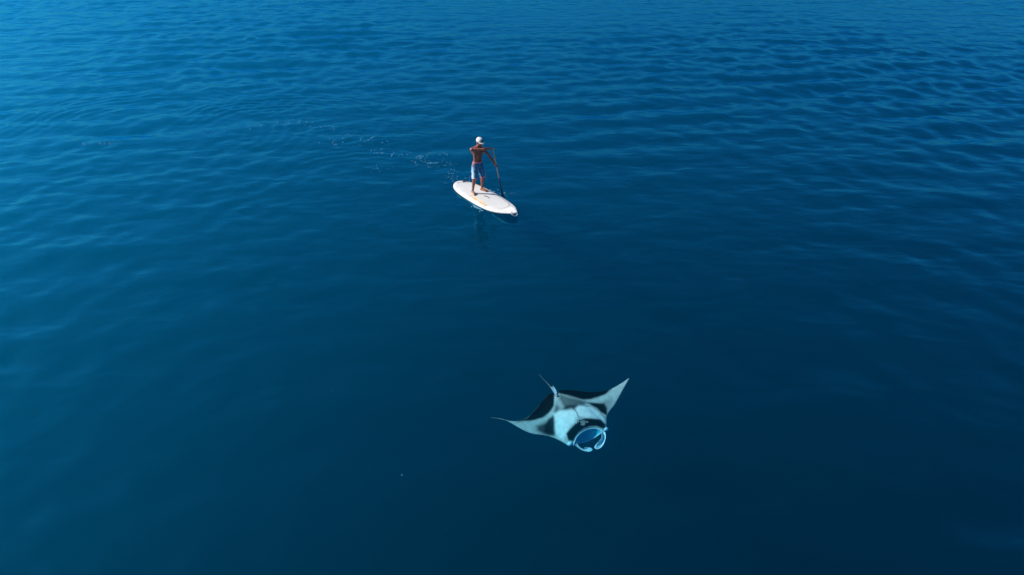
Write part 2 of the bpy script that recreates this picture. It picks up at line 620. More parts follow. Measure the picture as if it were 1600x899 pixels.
# trunk: pelvis, waist, ribcage, shoulders (half depth, half width)
trunk = [(0.0, 0.0, 0.86), (0.0, 0.0, 0.95), (0.012, 0.0, 1.05), (0.025, 0.0, 1.16), (0.038, -0.003, 1.27), (0.045, -0.006, 1.35), (0.05, -0.008, 1.41)]
loft(bm, trunk, [(0.10, 0.155), (0.105, 0.155), (0.092, 0.138), (0.098, 0.147), (0.112, 0.168), (0.108, 0.172), (0.075, 0.13)], 20, ref=(1, 0, 0))
for s, sh in ((-1, shR), (1, shL)):
    blob(bm, sh, (0.066, 0.066, 0.062))                                   # deltoid
    blob(bm, Vector((0.095, 0.075 * s, 1.315)) + Vector((0.02 * s, 0, 0)), (0.055, 0.085, 0.06))   # chest
    blob(bm, Vector((-0.035, 0.085 * s, 1.31)) + Vector((0.025 * s, 0, 0)), (0.06, 0.075, 0.1))    # shoulder blade
    loft(bm, [(0.045, 0.02 * s, 1.47), tuple(sh.lerp(Vector((0.05, 0, 1.46)), 0.45) + Vector((-0.005, 0, 0.0))), tuple(sh + Vector((0, 0, 0.012)))], [0.05, 0.052, 0.05], 12)   # trapezius
loft(bm, [(0.045, -0.004, 1.40), (0.062, 0.0, 1.47), (0.078, 0.004, 1.53)], [0.064, 0.056, 0.054], 14)      # neck
# legs
for hp_, kn, an, s in ((hipR, kneR, ankR, -1), (hipL, kneL, ankL, 1)):
    loft(bm, [tuple(hp_), tuple(hp_.lerp(kn, 0.35)), tuple(hp_.lerp(kn, 0.75)), tuple(kn)], [0.092, 0.088, 0.066, 0.056], 16)
    back = Vector((-0.018, 0.004 * s, 0))
    loft(bm, [tuple(kn), tuple(kn.lerp(an, 0.28) + back), tuple(kn.lerp(an, 0.6) + back * 0.5), tuple(an)], [0.053, 0.057, 0.042, 0.034], 14)
    blob(bm, kn + Vector((0.03, 0, 0)), (0.034, 0.04, 0.045))
    toe = Vector((math.cos(R(14 * s)), math.sin(R(14 * s)), 0))
    side = Vector((-toe.y, toe.x, 0))
    heel = Vector((an.x, an.y, 0)) - toe * 0.045
    loft(bm, [tuple(heel + Vector((0, 0, 0.035))), tuple(Vector((an.x, an.y, 0.048)) + toe * 0.04), tuple(Vector((an.x, an.y, 0.034)) + toe * 0.11), tuple(Vector((an.x, an.y, 0.024)) + toe * 0.16)],
         [(0.034, 0.032), (0.046, 0.036), (0.032, 0.044), (0.02, 0.046)], 14)
    loft(bm, [tuple(an), tuple(an + Vector((0, 0, -0.045)))], [0.036, 0.036], 12)
    for k in range(5):
        w = (k - 2) * 0.0185 * s
        ln = (0.052, 0.05, 0.045, 0.038, 0.03)[k]
        b0 = Vector((an.x, an.y, 0.018)) + toe * 0.155 - side * w
        loft(bm, [tuple(b0), tuple(b0 + toe * ln * 0.6 + Vector((0, 0, 0.002))), tuple(b0 + toe * ln + Vector((0, 0, -0.006)))], [0.0125 if k == 0 else 0.0095] * 3, 8)
# arms
for sh, el, wr in ((shR, elR, wrR), (shL, elL, wrL)):
    loft(bm, [tuple(sh), tuple(sh.lerp(el, 0.35)), tuple(sh.lerp(el, 0.75)), tuple(el)], [0.054, 0.051, 0.042, 0.038], 14)
    loft(bm, [tuple(el), tuple(el.lerp(wr, 0.28)), tuple(el.lerp(wr, 0.7)), tuple(wr)], [0.038, 0.042, 0.032, (0.026, 0.028)], 14)


def gripping_hand(bm, grip, ax, wrist, rad, thumb_sign):
    """Palm behind a bar of radius rad at grip; four fingers curl round it, thumb the other way."""
    ax = ax.normalized()
    w = wrist - grip
    w = (w - ax * w.dot(ax)).normalized()
    t = ax.cross(w)
    palm = grip + w * (rad + 0.018)
    loft(bm, [tuple(wrist), tuple(wrist.lerp(palm, 0.6)), tuple(palm)], [(0.026, 0.026), (0.038, 0.022), (0.042, 0.02)], 12, ref=tuple(ax))
    for k in range(4):
        off = (k - 1.5) * 0.0205
        rr = rad + 0.0095
        reach = (225, 240, 232, 205)[k]
        pts = []
        for q in range(7):
            a = R(20 + reach * q / 6.0) * thumb_sign
            pts.append(tuple(grip + ax * off + (w * math.cos(a) + t * math.sin(a)) * rr))
        loft(bm, pts, [0.0095, 0.0098, 0.0092, 0.0092, 0.0086, 0.0083, 0.0075], 8)
    pts = []
    for q in range(5):
        a = -R(15 + 120 * q / 4.0) * thumb_sign
        pts.append(tuple(grip - ax * (0.045 - 0.012 * q / 4) * 1.0 + (w * math.cos(a) + t * math.sin(a)) * (rad + 0.011)))
    loft(bm, pts, [0.013, 0.012, 0.0115, 0.0105, 0.0085], 8)


gripping_hand(bm, TOP, bar, wrR, 0.016, 1)
gripping_hand(bm, LOW, pdir, wrL, 0.0155, 1)
# head, turned slightly towards the paddle and tilted down
HC = Vector((0.105, 0.012, 1.625))
MH = Matrix.Translation(HC) @ Matrix.Rotation(R(6), 4, 'Z') @ Matrix.Rotation(R(16), 4, 'Y')
blob(bm, (0.0, 0, 0.012), (0.098, 0.076, 0.095), MH)
blob(bm, (0.03, 0, -0.055), (0.066, 0.057, 0.068), MH)
blob(bm, (0.058, 0, -0.098), (0.03, 0.032, 0.022), MH, 2)
blob(bm, (0.075, 0, 0.012), (0.022, 0.052, 0.012), MH, 2)
loft(bm, [tuple(MH @ Vector(p)) for p in ((0.088, 0, 0.005), (0.102, 0, -0.018), (0.113, 0, -0.036))], [0.008, 0.010, 0.0145], 10)
for s in (-1, 1):
    blob(bm, (0.062, 0.042 * s, -0.03), (0.03, 0.024, 0.022), MH, 2)
    blob(bm, (-0.008, 0.078 * s, -0.02), (0.02, 0.009, 0.031), MH, 2)
blob(bm, (0.092, 0, -0.060), (0.014, 0.026, 0.006), MH, 2)
blob(bm, (0.089, 0, -0.072), (0.014, 0.022, 0.006), MH, 2)
body = fused('body', bm, 0.0058, 5, m_skin, person)
for s in (-1, 1):
    bm = bmesh.new()
    blob(bm, (0.081, 0.031 * s, -0.008), (0.0125, 0.0135, 0.011), MH, 2)
    from_bm('eye', bm, m_eye, person)
# hair below the cap
bm = bmesh.new()
g = blob(bm, (-0.006, 0, 0.008), (0.0985, 0.0795, 0.098), MH, 4)
inv = MH.inverted()
kill = []
for v in bm.verts:
    q = inv @ v.co
    if q.x > 0.045 - 0.9 * max(0, q.z) or q.z < -0.06 + 0.35 * max(0, q.x + 0.02): kill.append(v)
bmesh.ops.delete(bm, geom=kill, context='VERTS')
from_bm('hair', bm, m_hair, person)
# cap: crown, brim, front badge, button
bm = bmesh.new()
MC = MH @ Matrix.Translation((0.0, 0, 0.03)) @ Matrix.Rotation(R(-5), 4, 'Y')
NCU, NCV = 15, 40
rings = []
for i in range(NCU):
    t = i / (NCU - 1)
    z = -0.005 + 0.112 * math.sin(t * math.pi / 2)
    r = math.cos(t * math.pi / 2 * 0.985) ** 0.55
    ring = []
    for k in range(NCV):
        a = 2 * math.pi * k / NCV
        px, py = 0.112 * r * math.cos(a), 0.09 * r * math.sin(a)
        if math.cos(a) > 0: px += 0.006 * math.cos(a) * math.sin(t * math.pi)
        ring.append(bm.verts.new(MC @ Vector((px, py, z))))
    rings.append(ring)
for r0, r1 in zip(rings, rings[1:]):
    for k in range(NCV):
        bm.faces.new((r0[k], r0[(k + 1) % NCV], r1[(k + 1) % NCV], r1[k]))
bm.faces.new(rings[-1])
cap = from_bm('cap', bm, m_cap, person)
bm = bmesh.new()
top, bot = [], []
for i in range(6):
    t = i / 5
    ra, rb = [], []
    for k in range(21):
        a = R(-72 + 144 * k / 20)
        ix, iy = 0.112 * math.cos(a), 0.09 * math.sin(a)
        ox, oy = 0.112 * math.cos(a) + 0.078 * max(0, math.cos(a * 1.2)) ** 0.6, 0.09 * math.sin(a)
        x, y = ix + (ox - ix) * t, iy + (oy - iy) * t
        z = -0.004 - 0.35 * (y / 0.09) ** 2 * 0.03 * t - 0.012 * t
        ra.append(bm.verts.new(MC @ Vector((x, y, z + 0.003))))
        rb.append(bm.verts.new(MC @ Vector((x, y, z - 0.003))))
    top.append(ra); bot.append(rb)
for A_, fl in ((top, False), (bot, True)):
    for r0, r1 in zip(A_, A_[1:]):
        for k in range(20):
            f = (r0[k], r0[k + 1], r1[k + 1], r1[k])
            bm.faces.new(f[::-1] if fl else f)
for k in range(20):
    bm.faces.new((top[-1][k], top[-1][k + 1], bot[-1][k + 1], bot[-1][k]))
from_bm('brim', bm, paint('cap_brim', (0.62, 0.56, 0.47), 0.8, 0.06, 40), cap)
bm = bmesh.new()
badge = []
for q in range(6):
    rr = 0.034 * q / 5
    ring = []
    for k in range(16):
        a = 2 * math.pi * k / 16
        yy, zz = rr * math.cos(a), 0.05 + rr * 1.15 * math.sin(a)
        t = math.asin(min(0.99, (zz + 0.005) / 0.112)) / (math.pi / 2)
        r = math.cos(t * math.pi / 2 * 0.985) ** 0.55
        xx = math.sqrt(max(0, 1 - (yy / (0.09 * r)) ** 2)) * 0.112 * r + 0.006 * math.sin(t * math.pi) + 0.005
        ring.append(bm.verts.new(MC @ Vector((xx, yy, zz))))
    badge.append(ring)
for r0, r1 in zip(badge, badge[1:]):
    for k in range(16):
        bm.faces.new((r0[k], r0[(k + 1) % 16], r1[(k + 1) % 16], r1[k]))
bmesh.ops.remove_doubles(bm, verts=bm.verts[:], dist=0.0004)
tag(from_bm('badge', bm, m_dark, cap), 'round black badge on the front of the cap')
bm = bmesh.new()
blob(bm, (0, 0, 0.109), (0.009, 0.009, 0.005), MC, 2)
from_bm('button', bm, m_cap, cap)

# board shorts
bm = bmesh.new()
loft(bm, [(0.0, 0, 0.80), (0.0, 0, 0.88), (0.004, 0, 0.965), (0.006, 0, 1.0)], [(0.118, 0.178), (0.126, 0.183), (0.116, 0.166), (0.111, 0.159)], 24, ref=(1, 0, 0), cap=False)
hems = []
for hp_, kn, s in ((hipR, kneR, -1), (hipL, kneL, 1)):
    hem = kn + Vector((-0.002, 0.006 * s, 0.012))
    a = hp_ + Vector((0, 0, -0.02))
    loft(bm, [tuple(a), tuple(a.lerp(hem, 0.33)), tuple(a.lerp(hem, 0.7)), tuple(hem)], [(0.112, 0.094), (0.106, 0.094), (0.094, 0.09), (0.09, 0.088)], 20, ref=(1, 0, 0), cap=False)
    hems.append((a, hem))
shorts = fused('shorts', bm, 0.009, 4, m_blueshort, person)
sm_ = shorts.data
co = np.zeros(len(sm_.vertices) * 3, np.float32)
sm_.vertices.foreach_get('co', co)
co = co.reshape(-1, 3)
# small folds of the cloth
fold = 0.006 * np.sin(co[:, 2] * 46 + co[:, 0] * 30 + 2.2 * np.sin(co[:, 1] * 19)) * np.clip((0.98 - co[:, 2]) / 0.2, 0, 1)
cen = np.where(co[:, 1:2] > 0, 1, -1) * np.array([[0, 0.12, 0]])
rad = co - cen - np.array([[0, 0, 1]]) * co[:, 2:3]
rad /= np.maximum(np.linalg.norm(rad, axis=1, keepdims=True), 1e-4)
co += rad * fold[:, None]
sm_.vertices.foreach_set('co', co.ravel().astype(np.float32))
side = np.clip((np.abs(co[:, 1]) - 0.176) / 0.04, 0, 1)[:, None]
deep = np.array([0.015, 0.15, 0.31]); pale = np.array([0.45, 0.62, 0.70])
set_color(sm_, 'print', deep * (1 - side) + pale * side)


def band(name, centre, axis_, ra, rb, h, mat, parent, extra=0.004):
    bm = bmesh.new()
    axis_ = Vector(axis_).normalized()
    a = (Vector((1, 0, 0)) - axis_ * axis_.x).normalized()
    b = axis_.cross(a)
    prof = [(0, -h / 2), (extra, -h / 2), (extra, h / 2), (0, h / 2)]
    rr = []
    for k in range(32):
        t = 2 * math.pi * k / 32
        dirn = a * math.cos(t) * 1.0, b * math.sin(t)
        ring = []
        for e, z in prof:
            ring.append(bm.verts.new(Vector(centre) + dirn[0] * (ra + e) + dirn[1] * (rb + e) + axis_ * z))
        rr.append(ring)
    for k in range(32):
        r0, r1 = rr[k], rr[(k + 1) % 32]
        for j in range(4):
            bm.faces.new((r0[j], r0[(j + 1) % 4], r1[(j + 1) % 4], r1[j]))
    return from_bm(name, bm, mat, parent)


band('waistband', (0.006, 0, 0.992), (0, 0, 1), 0.110, 0.158, 0.03, m_pink, shorts)
for a, hem in hems:
    band('hem_trim', hem + Vector((0, 0, 0.004)), (hem - a), 0.090, 0.088, 0.016, m_pink, shorts, 0.006)

# ------------------------------------------------------------------ paddle
paddle = empty('paddle', MP)
tag(paddle, 'wooden-shafted paddle with black blade held in both hands and dipped in the water', 'paddle')
m_wood = paint('varnished_wood', (0.62, 0.43, 0.18), 0.35, 0.25, 30)
m_carbon = paint('black_carbon', (0.012, 0.013, 0.015), 0.3, 0.1, 30)
bm = bmesh.new()
loft(bm, [tuple(TOP), tuple(TOP.lerp(BLW, 0.3)), tuple(TOP + pdir * 1.0)], [0.0145, 0.0145, 0.0145], 14)
from_bm('upper_shaft', bm, m_wood, paddle)
bm = bmesh.new()
loft(bm, [tuple(TOP + pdir * 0.995), tuple(TOP + pdir * 1.3), tuple(TOP + pdir * 1.56)], [0.0165, 0.0165, 0.015], 14)
from_bm('lower_shaft', bm, m_carbon, paddle)
bm = bmesh.new()
loft(bm, [tuple(TOP - bar * 0.055), tuple(TOP), tuple(TOP + bar * 0.055)], [0.013, 0.016, 0.013], 12)
from_bm('grip', bm, m_wood, paddle)
bm = bmesh.new()
fw = Vector((1, 0, 0)); fw = (fw - pdir * fw.dot(pdir)).normalized()
acr = pdir.cross(fw)
b0 = TOP + pdir * 1.50
loft(bm, [tuple(b0 + pdir * t + fw * 0.1 * t * t) for t in (0.0, 0.08, 0.2, 0.34, 0.44, 0.47)],
     [(0.016, 0.012), (0.045, 0.009), (0.08, 0.006), (0.096, 0.005), (0.075, 0.004), (0.035, 0.004)], 16, ref=tuple(acr))
from_bm('blade', bm, m_carbon, paddle)

# ------------------------------------------------------------------ manta ray
ray = empty('manta_ray', Matrix.Identity(4))
tilt = R(68)
nrm = Vector((0, -math.cos(tilt), math.sin(tilt)))
up_v = Vector((0, math.sin(tilt), math.cos(tilt)))
RC = Vector((1.1388, 10.299, -0.633))
MR = Matrix(((1, 0, 0, RC.x), (0, up_v.y, nrm.y, RC.y), (0, up_v.z, nrm.z, RC.z), (0, 0, 0, 1)))
ray.matrix_world = MR
tag(ray, 'manta ray rolled belly up showing black and white underside below the surface', 'manta ray')
HM = np.array([[0.002205029284844363, -0.00012353437240797502, -1.8003401628579137],
               [0.0, -0.002433586000283974, 1.0221061201193062],
               [0.0, 0.0001084746827836002, 1.0]])


def plan(p):
    """Drawing units of the animal's plan to metres in its own flat frame."""
    p = np.asarray(p, float)
    q = np.concatenate([p, np.ones(p.shape[:-1] + (1,))], -1) @ HM.T
    return q[..., :2] / q[..., 2:3]


lead = [(105, 491), (150, 493), (200, 502), (250, 514), (300, 540), (370, 580), (430, 610), (500, 633), (575, 641), (650, 655), (730, 685), (785, 715), (830, 742), (862, 744), (885, 728),
        (893, 700), (908, 668), (935, 636), (975, 608), (1030, 589), (1085, 588), (1130, 600), (1160, 608), (1190, 603), (1203, 590), (1185, 572), (1188, 540), (1186, 500), (1192, 462), (1215, 418), (1260, 360), (1310, 272), (1350, 200), (1395, 121)]
trail = [(105, 489), (150, 491), (200, 498), (250, 510), (300, 518), (350, 515), (400, 500), (450, 474), (490, 436), (530, 393), (570, 343), (605, 300), (640, 268), (672, 252), (690, 248),
         (698, 248), (703, 247), (708, 246), (712, 245), (716, 244), (720, 241), (728, 236), (745, 228), (760, 224), (790, 221), (850, 224), (920, 231), (985, 238), (1050, 241), (1120, 238), (1190, 228), (1240, 210), (1320, 167), (1394, 120)]
ND, NT = 200, 72


def resample(pts, n):
    P = np.array(pts, float)
    u = np.linspace(0, 1, len(P))
    P2 = np.vstack([2 * P[0] - P[1], P, 2 * P[-1] - P[-2]])
    tt = np.linspace(0, len(P) - 1, n)
    k = np.clip(tt.astype(int), 0, len(P) - 2)
    f = (tt - k)[:, None]
    a, b, c, d = P2[k], P2[k + 1], P2[k + 2], P2[k + 3]
    return 0.5 * (2 * b + (c - a) * f + (2 * a - 5 * b + 4 * c - d) * f ** 2 + (3 * b - a - 3 * c + d) * f ** 3)


Lc, Tc = resample(lead, ND), resample(trail, ND)
tv = 0.5 - 0.5 * np.cos(np.linspace(0, np.pi, NT))          # denser at both edges
D2 = Lc[:, None, :] * (1 - tv)[None, :, None] + Tc[:, None, :] * tv[None, :, None]
UV = plan(D2)
# spanwise position measured along the line between the wing tips
tipL, tipR, tailb, front = (plan(np.array(p, float)) for p in ((105, 490), (1395, 121), (706, 246), (1040, 640)))
mid = (tailb + front) / 2
ax_b = (front - tailb) / np.linalg.norm(front - tailb)


def lateral(uv):
    """-1 at the left wing tip, 0 on the body's axis, 1 at the right wing tip."""
    r = uv - tailb
    s = r[..., 0] * ax_b[1] - r[..., 1] * ax_b[0]
    s = -s
    rl, rr_ = tipL - tailb, tipR - tailb
    sl = -(rl[0] * ax_b[1] - rl[1] * ax_b[0])
    sr = -(rr_[0] * ax_b[1] - rr_[1] * ax_b[0])
    return np.where(s * sr > 0, s / abs(sr) * np.sign(sr), s / abs(sl) * np.sign(sr))


lat = lateral(UV)
al = np.abs(lat)
chord = np.linalg.norm(plan(Lc) - plan(Tc), axis=1)[:, None]
prof = np.sqrt(np.clip(tv, 0, 1)) * (1 - tv) * 2.6
prof = np.clip(prof, 0, 1)[None, :]
Tth = chord * (0.05 + 0.13 * np.exp(-(al / 0.24) ** 2))
curl = 0.10 * np.clip(al - 0.25, 0, 1) ** 2 - 0.02 * al
edge = np.clip(np.minimum(tv, 1 - tv) / 0.02, 0, 1)[None, :]
Zv = curl + Tth * prof * 0.5
Zd = curl - Tth * prof * 0.55 - 0.004 * edge
# gill ridges: shallow grooves across the gill patches
ven = np.stack([UV[..., 0], UV[..., 1], Zv], -1).reshape(-1, 3)
dor = np.stack([UV[..., 0], UV[..., 1], Zd], -1).reshape(-1, 3)
verts = np.vstack([ven, dor])
quads = np.vstack([grid_quads(ND, NT), grid_quads(ND, NT, ND * NT, True)])
me = array_mesh('disc', verts, quads)


def poly_mask(pts2, poly, soft):
    """1 inside the polygon, 0 outside, with a soft margin."""
    P = np.array(poly, float)
    p = pts2.reshape(-1, 2)
    dmin = np.full(len(p), 1e9)
    inside = np.zeros(len(p), bool)
    for i in range(len(P)):
        a, b = P[i], P[(i + 1) % len(P)]
        ab = b - a
        t = np.clip(((p - a) @ ab) / max(ab @ ab, 1e-9), 0, 1)
        dmin = np.minimum(dmin, np.linalg.norm(p - (a + t[:, None] * ab), axis=1))
        cond = (a[1] > p[:, 1]) != (b[1] > p[:, 1])
        xi = a[0] + (p[:, 1] - a[1]) * ab[0] / (ab[1] if abs(ab[1]) > 1e-9 else 1e-9)
        inside ^= cond & (p[:, 0] < xi)
    sd_ = np.where(inside, dmin, -dmin)
    m = np.clip(sd_ / soft + 0.5, 0, 1)
    return m * m * (3 - 2 * m)


def line_mask(pts2, line, w):
    p = pts2.reshape(-1, 2)
    P = np.array(line, float)
    dmin = np.full(len(p), 1e9)
    for a, b in zip(P, P[1:]):
        ab = b - a
        t = np.clip(((p - a) @ ab) / max(ab @ ab, 1e-9), 0, 1)
        dmin = np.minimum(dmin, np.linalg.norm(p - (a + t[:, None] * ab), axis=1))
    return np.clip(1.3 - dmin / w, 0, 1)


pd = D2.reshape(-1, 2)
# wavy edges so the markings are not cut out with scissors
pw_ = pd + np.stack([3 * np.sin(pd[:, 1] * 0.041 + 1.3) + 2 * np.sin(pd[:, 0] * 0.09), 3 * np.sin(pd[:, 0] * 0.037) + 2 * np.sin(pd[:, 1] * 0.11 + 2)], 1)
white = np.array([0.52, 0.67, 0.70]); black = np.array([0.0008, 0.0015, 0.002]); grey = np.array([0.075, 0.105, 0.11])
C = np.tile(np.array([0.28, 0.39, 0.41]), (len(pd), 1))


def lay(mask, color):
    global C
    C = C * (1 - mask[:, None]) + np.asarray(color) * mask[:, None]


lay(poly_mask(pw_, [(735, 262), (860, 305), (1000, 338), (970, 380), (910, 402), (870, 425), (770, 435), (715, 455), (690, 430), (712, 350)], 40), grey)
lay(0.8 * poly_mask(pw_, [(760, 395), (830, 375), (905, 385), (880, 420), (770, 425)], 40), black * 3)
lay(0.4 * line_mask(pw_, [(710, 262), (725, 330), (760, 395)], 30), white)
# gill patches
lay(poly_mask(pw_, [(700, 470), (740, 432), (850, 420), (905, 445), (912, 490), (880, 545), (830, 600), (808, 655), (775, 695), (745, 685), (712, 640), (696, 560)], 44), white)
lay(poly_mask(pw_, [(885, 425), (930, 385), (1000, 372), (1070, 395), (1120, 425), (1165, 470), (1185, 540), (1150, 530), (1130, 505), (1020, 498), (925, 485)], 40), white)
lay(0.5 * line_mask(pw_, [(940, 380), (1040, 385), (1120, 430), (1168, 480)], 10), grey)
lay(0.7 * line_mask(pw_, [(868, 412), (905, 455), (925, 500)], 7), grey * 0.6)
# dark shoulder patches
lay(0.95 * poly_mask(pw_, [(600, 560), (640, 505), (680, 470), (694, 480), (692, 560), (706, 640), (690, 652), (640, 645), (600, 625)], 34), black)
lay(0.9 * poly_mask(pw_, [(525, 565), (590, 535), (660, 495), (690, 640), (590, 640), (535, 612)], 60), black * 2)
lay(poly_mask(pw_, [(1000, 346), (1080, 350), (1165, 345), (1186, 390), (1196, 465), (1165, 452), (1110, 415), (1050, 380)], 22), black)
lay(0.5 * poly_mask(pw_, [(1150, 330), (1240, 300), (1230, 370), (1190, 420)], 60), grey)
# dark trailing margins of both wings
lay(poly_mask(pw_, [(340, 530), (375, 505), (440, 480), (520, 395), (600, 295), (650, 240), (700, 240), (698, 330), (686, 385), (645, 445), (585, 488), (505, 510), (430, 516)], 26), black)
lay(poly_mask(pw_, [(715, 250), (735, 215), (850, 205), (1050, 222), (1240, 190), (1225, 225), (1180, 258), (1110, 292), (1050, 312), (960, 316), (880, 302), (800, 274), (745, 262)], 26), black)
# dark face behind the mouth, with pale flecks
lay(poly_mask(pd, [(806, 640), (850, 592), (900, 545), (922, 520), (985, 506), (1060, 508), (1128, 510), (1165, 545), (1178, 590), (1140, 590), (1085, 572), (1030, 573), (970, 592), (920, 628), (890, 668), (872, 708), (828, 700)], 20), black)
fl = np.zeros(len(pd))
for _ in range(26):
    c = np.array([random.gauss(950, 22), random.gauss(532, 18)])
    fl = np.maximum(fl, np.clip(1.2 - np.linalg.norm(pd - c, axis=1) / random.uniform(4, 9), 0, 1))
fl = np.maximum(fl, np.clip(1.2 - np.linalg.norm((pd - np.array([968, 560])) * [1, 1.4], axis=1) / 14, 0, 1))
lay(0.75 * fl, white * 0.8)
# pale rims along the front edge
rim = np.clip(1 - (tv / 0.018), 0, 1)[None, :] * np.ones((ND, 1))
lay(0.6 * rim.reshape(-1), white)
dcol = np.tile(black * 1.5, (ND * NT, 1))
set_color(me, 'skin', np.vstack([C, dcol]))
m_ray = attr_paint('manta_skin', 'skin', 0.6, 0.15, 13, 0.04)
disc = link('disc', me, m_ray, ray)
m_lip = paint('pale_lip_skin', (0.32, 0.58, 0.70), 0.5, 0.15, 25, 0.0, 0.1)
m_mouth = paint('mouth_lining', (0.05, 0.38, 0.52), 0.6, 0.2, 20, 0.0, 0.05)
m_tail = paint('tail_skin', (0.10, 0.16, 0.19), 0.5, 0.2, 25)


def P3(x, y, z=0.0):
    u = plan(np.array([x, y], float))
    return Vector((u[0], u[1], z))


# lip along the mouth's belly edge
lip = smooth_curve([(878, 738), (888, 705), (905, 668), (935, 634), (978, 606), (1032, 588), (1085, 586), (1130, 600), (1162, 612)], 50)
bm = bmesh.new()
loft(bm, [tuple(P3(x, y, 0.012)) for x, y in lip], [0.0145 - 0.004 * math.sin(math.pi * i / 49) for i in range(50)], 10)
from_bm('lip', bm, m_lip, ray)
# mouth lining: a hollow from the lip to the far jaw
jaw = smooth_curve([(905, 716), (960, 696), (1020, 672), (1085, 645), (1140, 618)], 50)
inn = smooth_curve([(896, 712), (912, 668), (945, 632), (990, 606), (1040, 592), (1090, 590), (1142, 612)], 50)
mv = []
NM = 16
for j in range(NM):
    t = j / (NM - 1)
    for i in range(50):
        e = math.sin(math.pi * i / 49)
        x, y = inn[i] * (1 - t) + jaw[i] * t
        z = 0.006 - 0.02 * t - 0.10 * e * math.sin(math.pi * min(1, t * 0.72 + 0.03)) - 0.05 * t * e
        mv.append(tuple(P3(x, y, z)))
me = array_mesh('mouth', np.array(mv), grid_quads(NM, 50))
mouth = link('mouth', me, m_mouth, ray)
sol = mouth.modifiers.new('solid', 'SOLIDIFY'); sol.thickness = 0.012
bm = bmesh.new()
loft(bm, [tuple(P3(x, y, 0.006 - 0.02 - 0.10 * math.sin(math.pi * i / 49) * math.sin(math.pi * 0.75) - 0.05 * math.sin(math.pi * i / 49))) for i, (x, y) in enumerate(jaw)], [0.0085] * 50, 8)
from_bm('jaw_rim', bm, m_lip, mouth)


def leaf(name, ea, eb, z0, z1, cup, mat_attr, parent, n_=40, w_=13, th=0.012):
    """Curled fin between two edge curves given in plan units."""
    A, B = smooth_curve(ea, n_), smooth_curve(eb, n_)
    vv, cc = [], []
    for sgn in (1, -1):
        for i in range(n_):
            for k in range(w_):
                t = k / (w_ - 1)
                x, y = A[i] * (1 - t) + B[i] * t
                s = i / (n_ - 1)
                z = z0 + (z1 - z0) * s - cup * math.sin(math.pi * t) * math.sin(math.pi * min(1, s * 1.1 + 0.02) if s < 0.9 else math.pi * 0.99)
                z += sgn * th * 0.5 * (0.35 + 0.65 * math.sin(math.pi * t)) * min(1, (1 - s) * 8 + 0.15)
                vv.append(tuple(P3(x, y, z)))
                e = max(abs(2 * t - 1) ** 5, max(0, s - 0.9) * 8)
                e = min(1, e)
                cc.append(np.array([0.30, 0.50, 0.62]) * (1 - e) + np.array([0.70, 0.84, 0.88]) * e)
    q = np.vstack([grid_quads(n_, w_), grid_quads(n_, w_, n_ * w_, True)])
    q2 = []
    o2 = n_ * w_
    for i in range(n_ - 1):
        for k in (0, w_ - 1):
            q2.append((i * w_ + k, (i + 1) * w_ + k, o2 + (i + 1) * w_ + k, o2 + i * w_ + k))
    for k in range(w_ - 1):
        i = n_ - 1
        q2.append((i * w_ + k, i * w_ + k + 1, o2 + i * w_ + k + 1, o2 + i * w_ + k))
    me = array_mesh(name, np.array(vv), np.vstack([q, np.array(q2)]))
    set_color(me, 'skin', np.array(cc))
    o = link(name, me, mat_attr, parent)
    return o


leaf('cephalic_fin', [(885, 735), (915, 760), (950, 785), (985, 798), (1020, 803), (1047, 793), (1050, 785)],
     [(905, 712), (918, 742), (945, 768), (968, 778), (995, 766), (1035, 768), (1049, 782)], 0.0, 0.02, 0.02, m_ray, ray)
leaf('cephalic_fin', [(1160, 606), (1172, 640), (1174, 680), (1160, 725), (1132, 765), (1098, 782), (1080, 776)],
     [(1128, 606), (1140, 635), (1140, 668), (1122, 700), (1092, 735), (1073, 760), (1077, 774)], 0.01, 0.03, 0.05, m_ray, ray)
# rims of the two curled fins
for path in ([(890, 738), (915, 760), (950, 785), (985, 798), (1020, 803), (1046, 794), (1048, 780), (1030, 767), (995, 766), (975, 772)],
             [(1164, 606), (1174, 640), (1175, 680), (1160, 725), (1132, 765), (1098, 782), (1076, 770), (1075, 756), (1092, 733), (1124, 698), (1141, 668), (1138, 635)]):
    bm = bmesh.new()
    sp = smooth_curve(path, 60)
    loft(bm, [tuple(P3(x, y, 0.012 + 0.012 * i / 59)) for i, (x, y) in enumerate(sp)], [0.0046] * 60, 8)
    from_bm('fin_rim', bm, m_lip, ray)
# bulges beside the mouth with the eyes
for (x, y, r1, ex, ey) in ((846, 728, 0.045, 858, 744), (1180, 592, 0.042, 1200, 594)):
    bm = bmesh.new()
    vs_ = blob(bm, P3(x, y, 0.0), (r1 * 1.25, r1, r1), None, 3)
    o = from_bm('eye_bulge', bm, m_lip, ray)
    bm = bmesh.new()
    blob(bm, P3(ex, ey, 0.005), (0.016, 0.016, 0.016), None, 2)
    from_bm('eye', bm, m_carbon, o)
# tail and pelvic fins
bm = bmesh.new()
tp = smooth_curve([(722, 285), (700, 248), (678, 214), (655, 182), (625, 150), (590, 118), (555, 85)], 40)
loft(bm, [tuple(P3(x, y, 0.02 - 0.04 * math.sin(math.pi * i / 39))) for i, (x, y) in enumerate(tp)], [0.026 * (1 - i / 39) ** 3 + 0.0042 for i in range(40)], 10)
from_bm('tail', bm, m_tail, ray)
for ea, eb in (([(700, 275), (692, 245), (678, 215), (664, 198)], [(716, 272), (704, 240), (684, 210), (666, 197)]),
               ([(705, 272), (700, 238), (688, 208), (678, 188)], [(722, 268), (714, 236), (698, 206), (681, 187)])):
    leaf('pelvic_fin', ea, eb, 0.03, 0.015, 0.004, m_ray, ray, 20, 7, 0.008)

# ------------------------------------------------------------------ foam and drifting specks
m_foam = paint('foam', (0.3, 0.78, 0.92), 0.35, 0.05, 30)


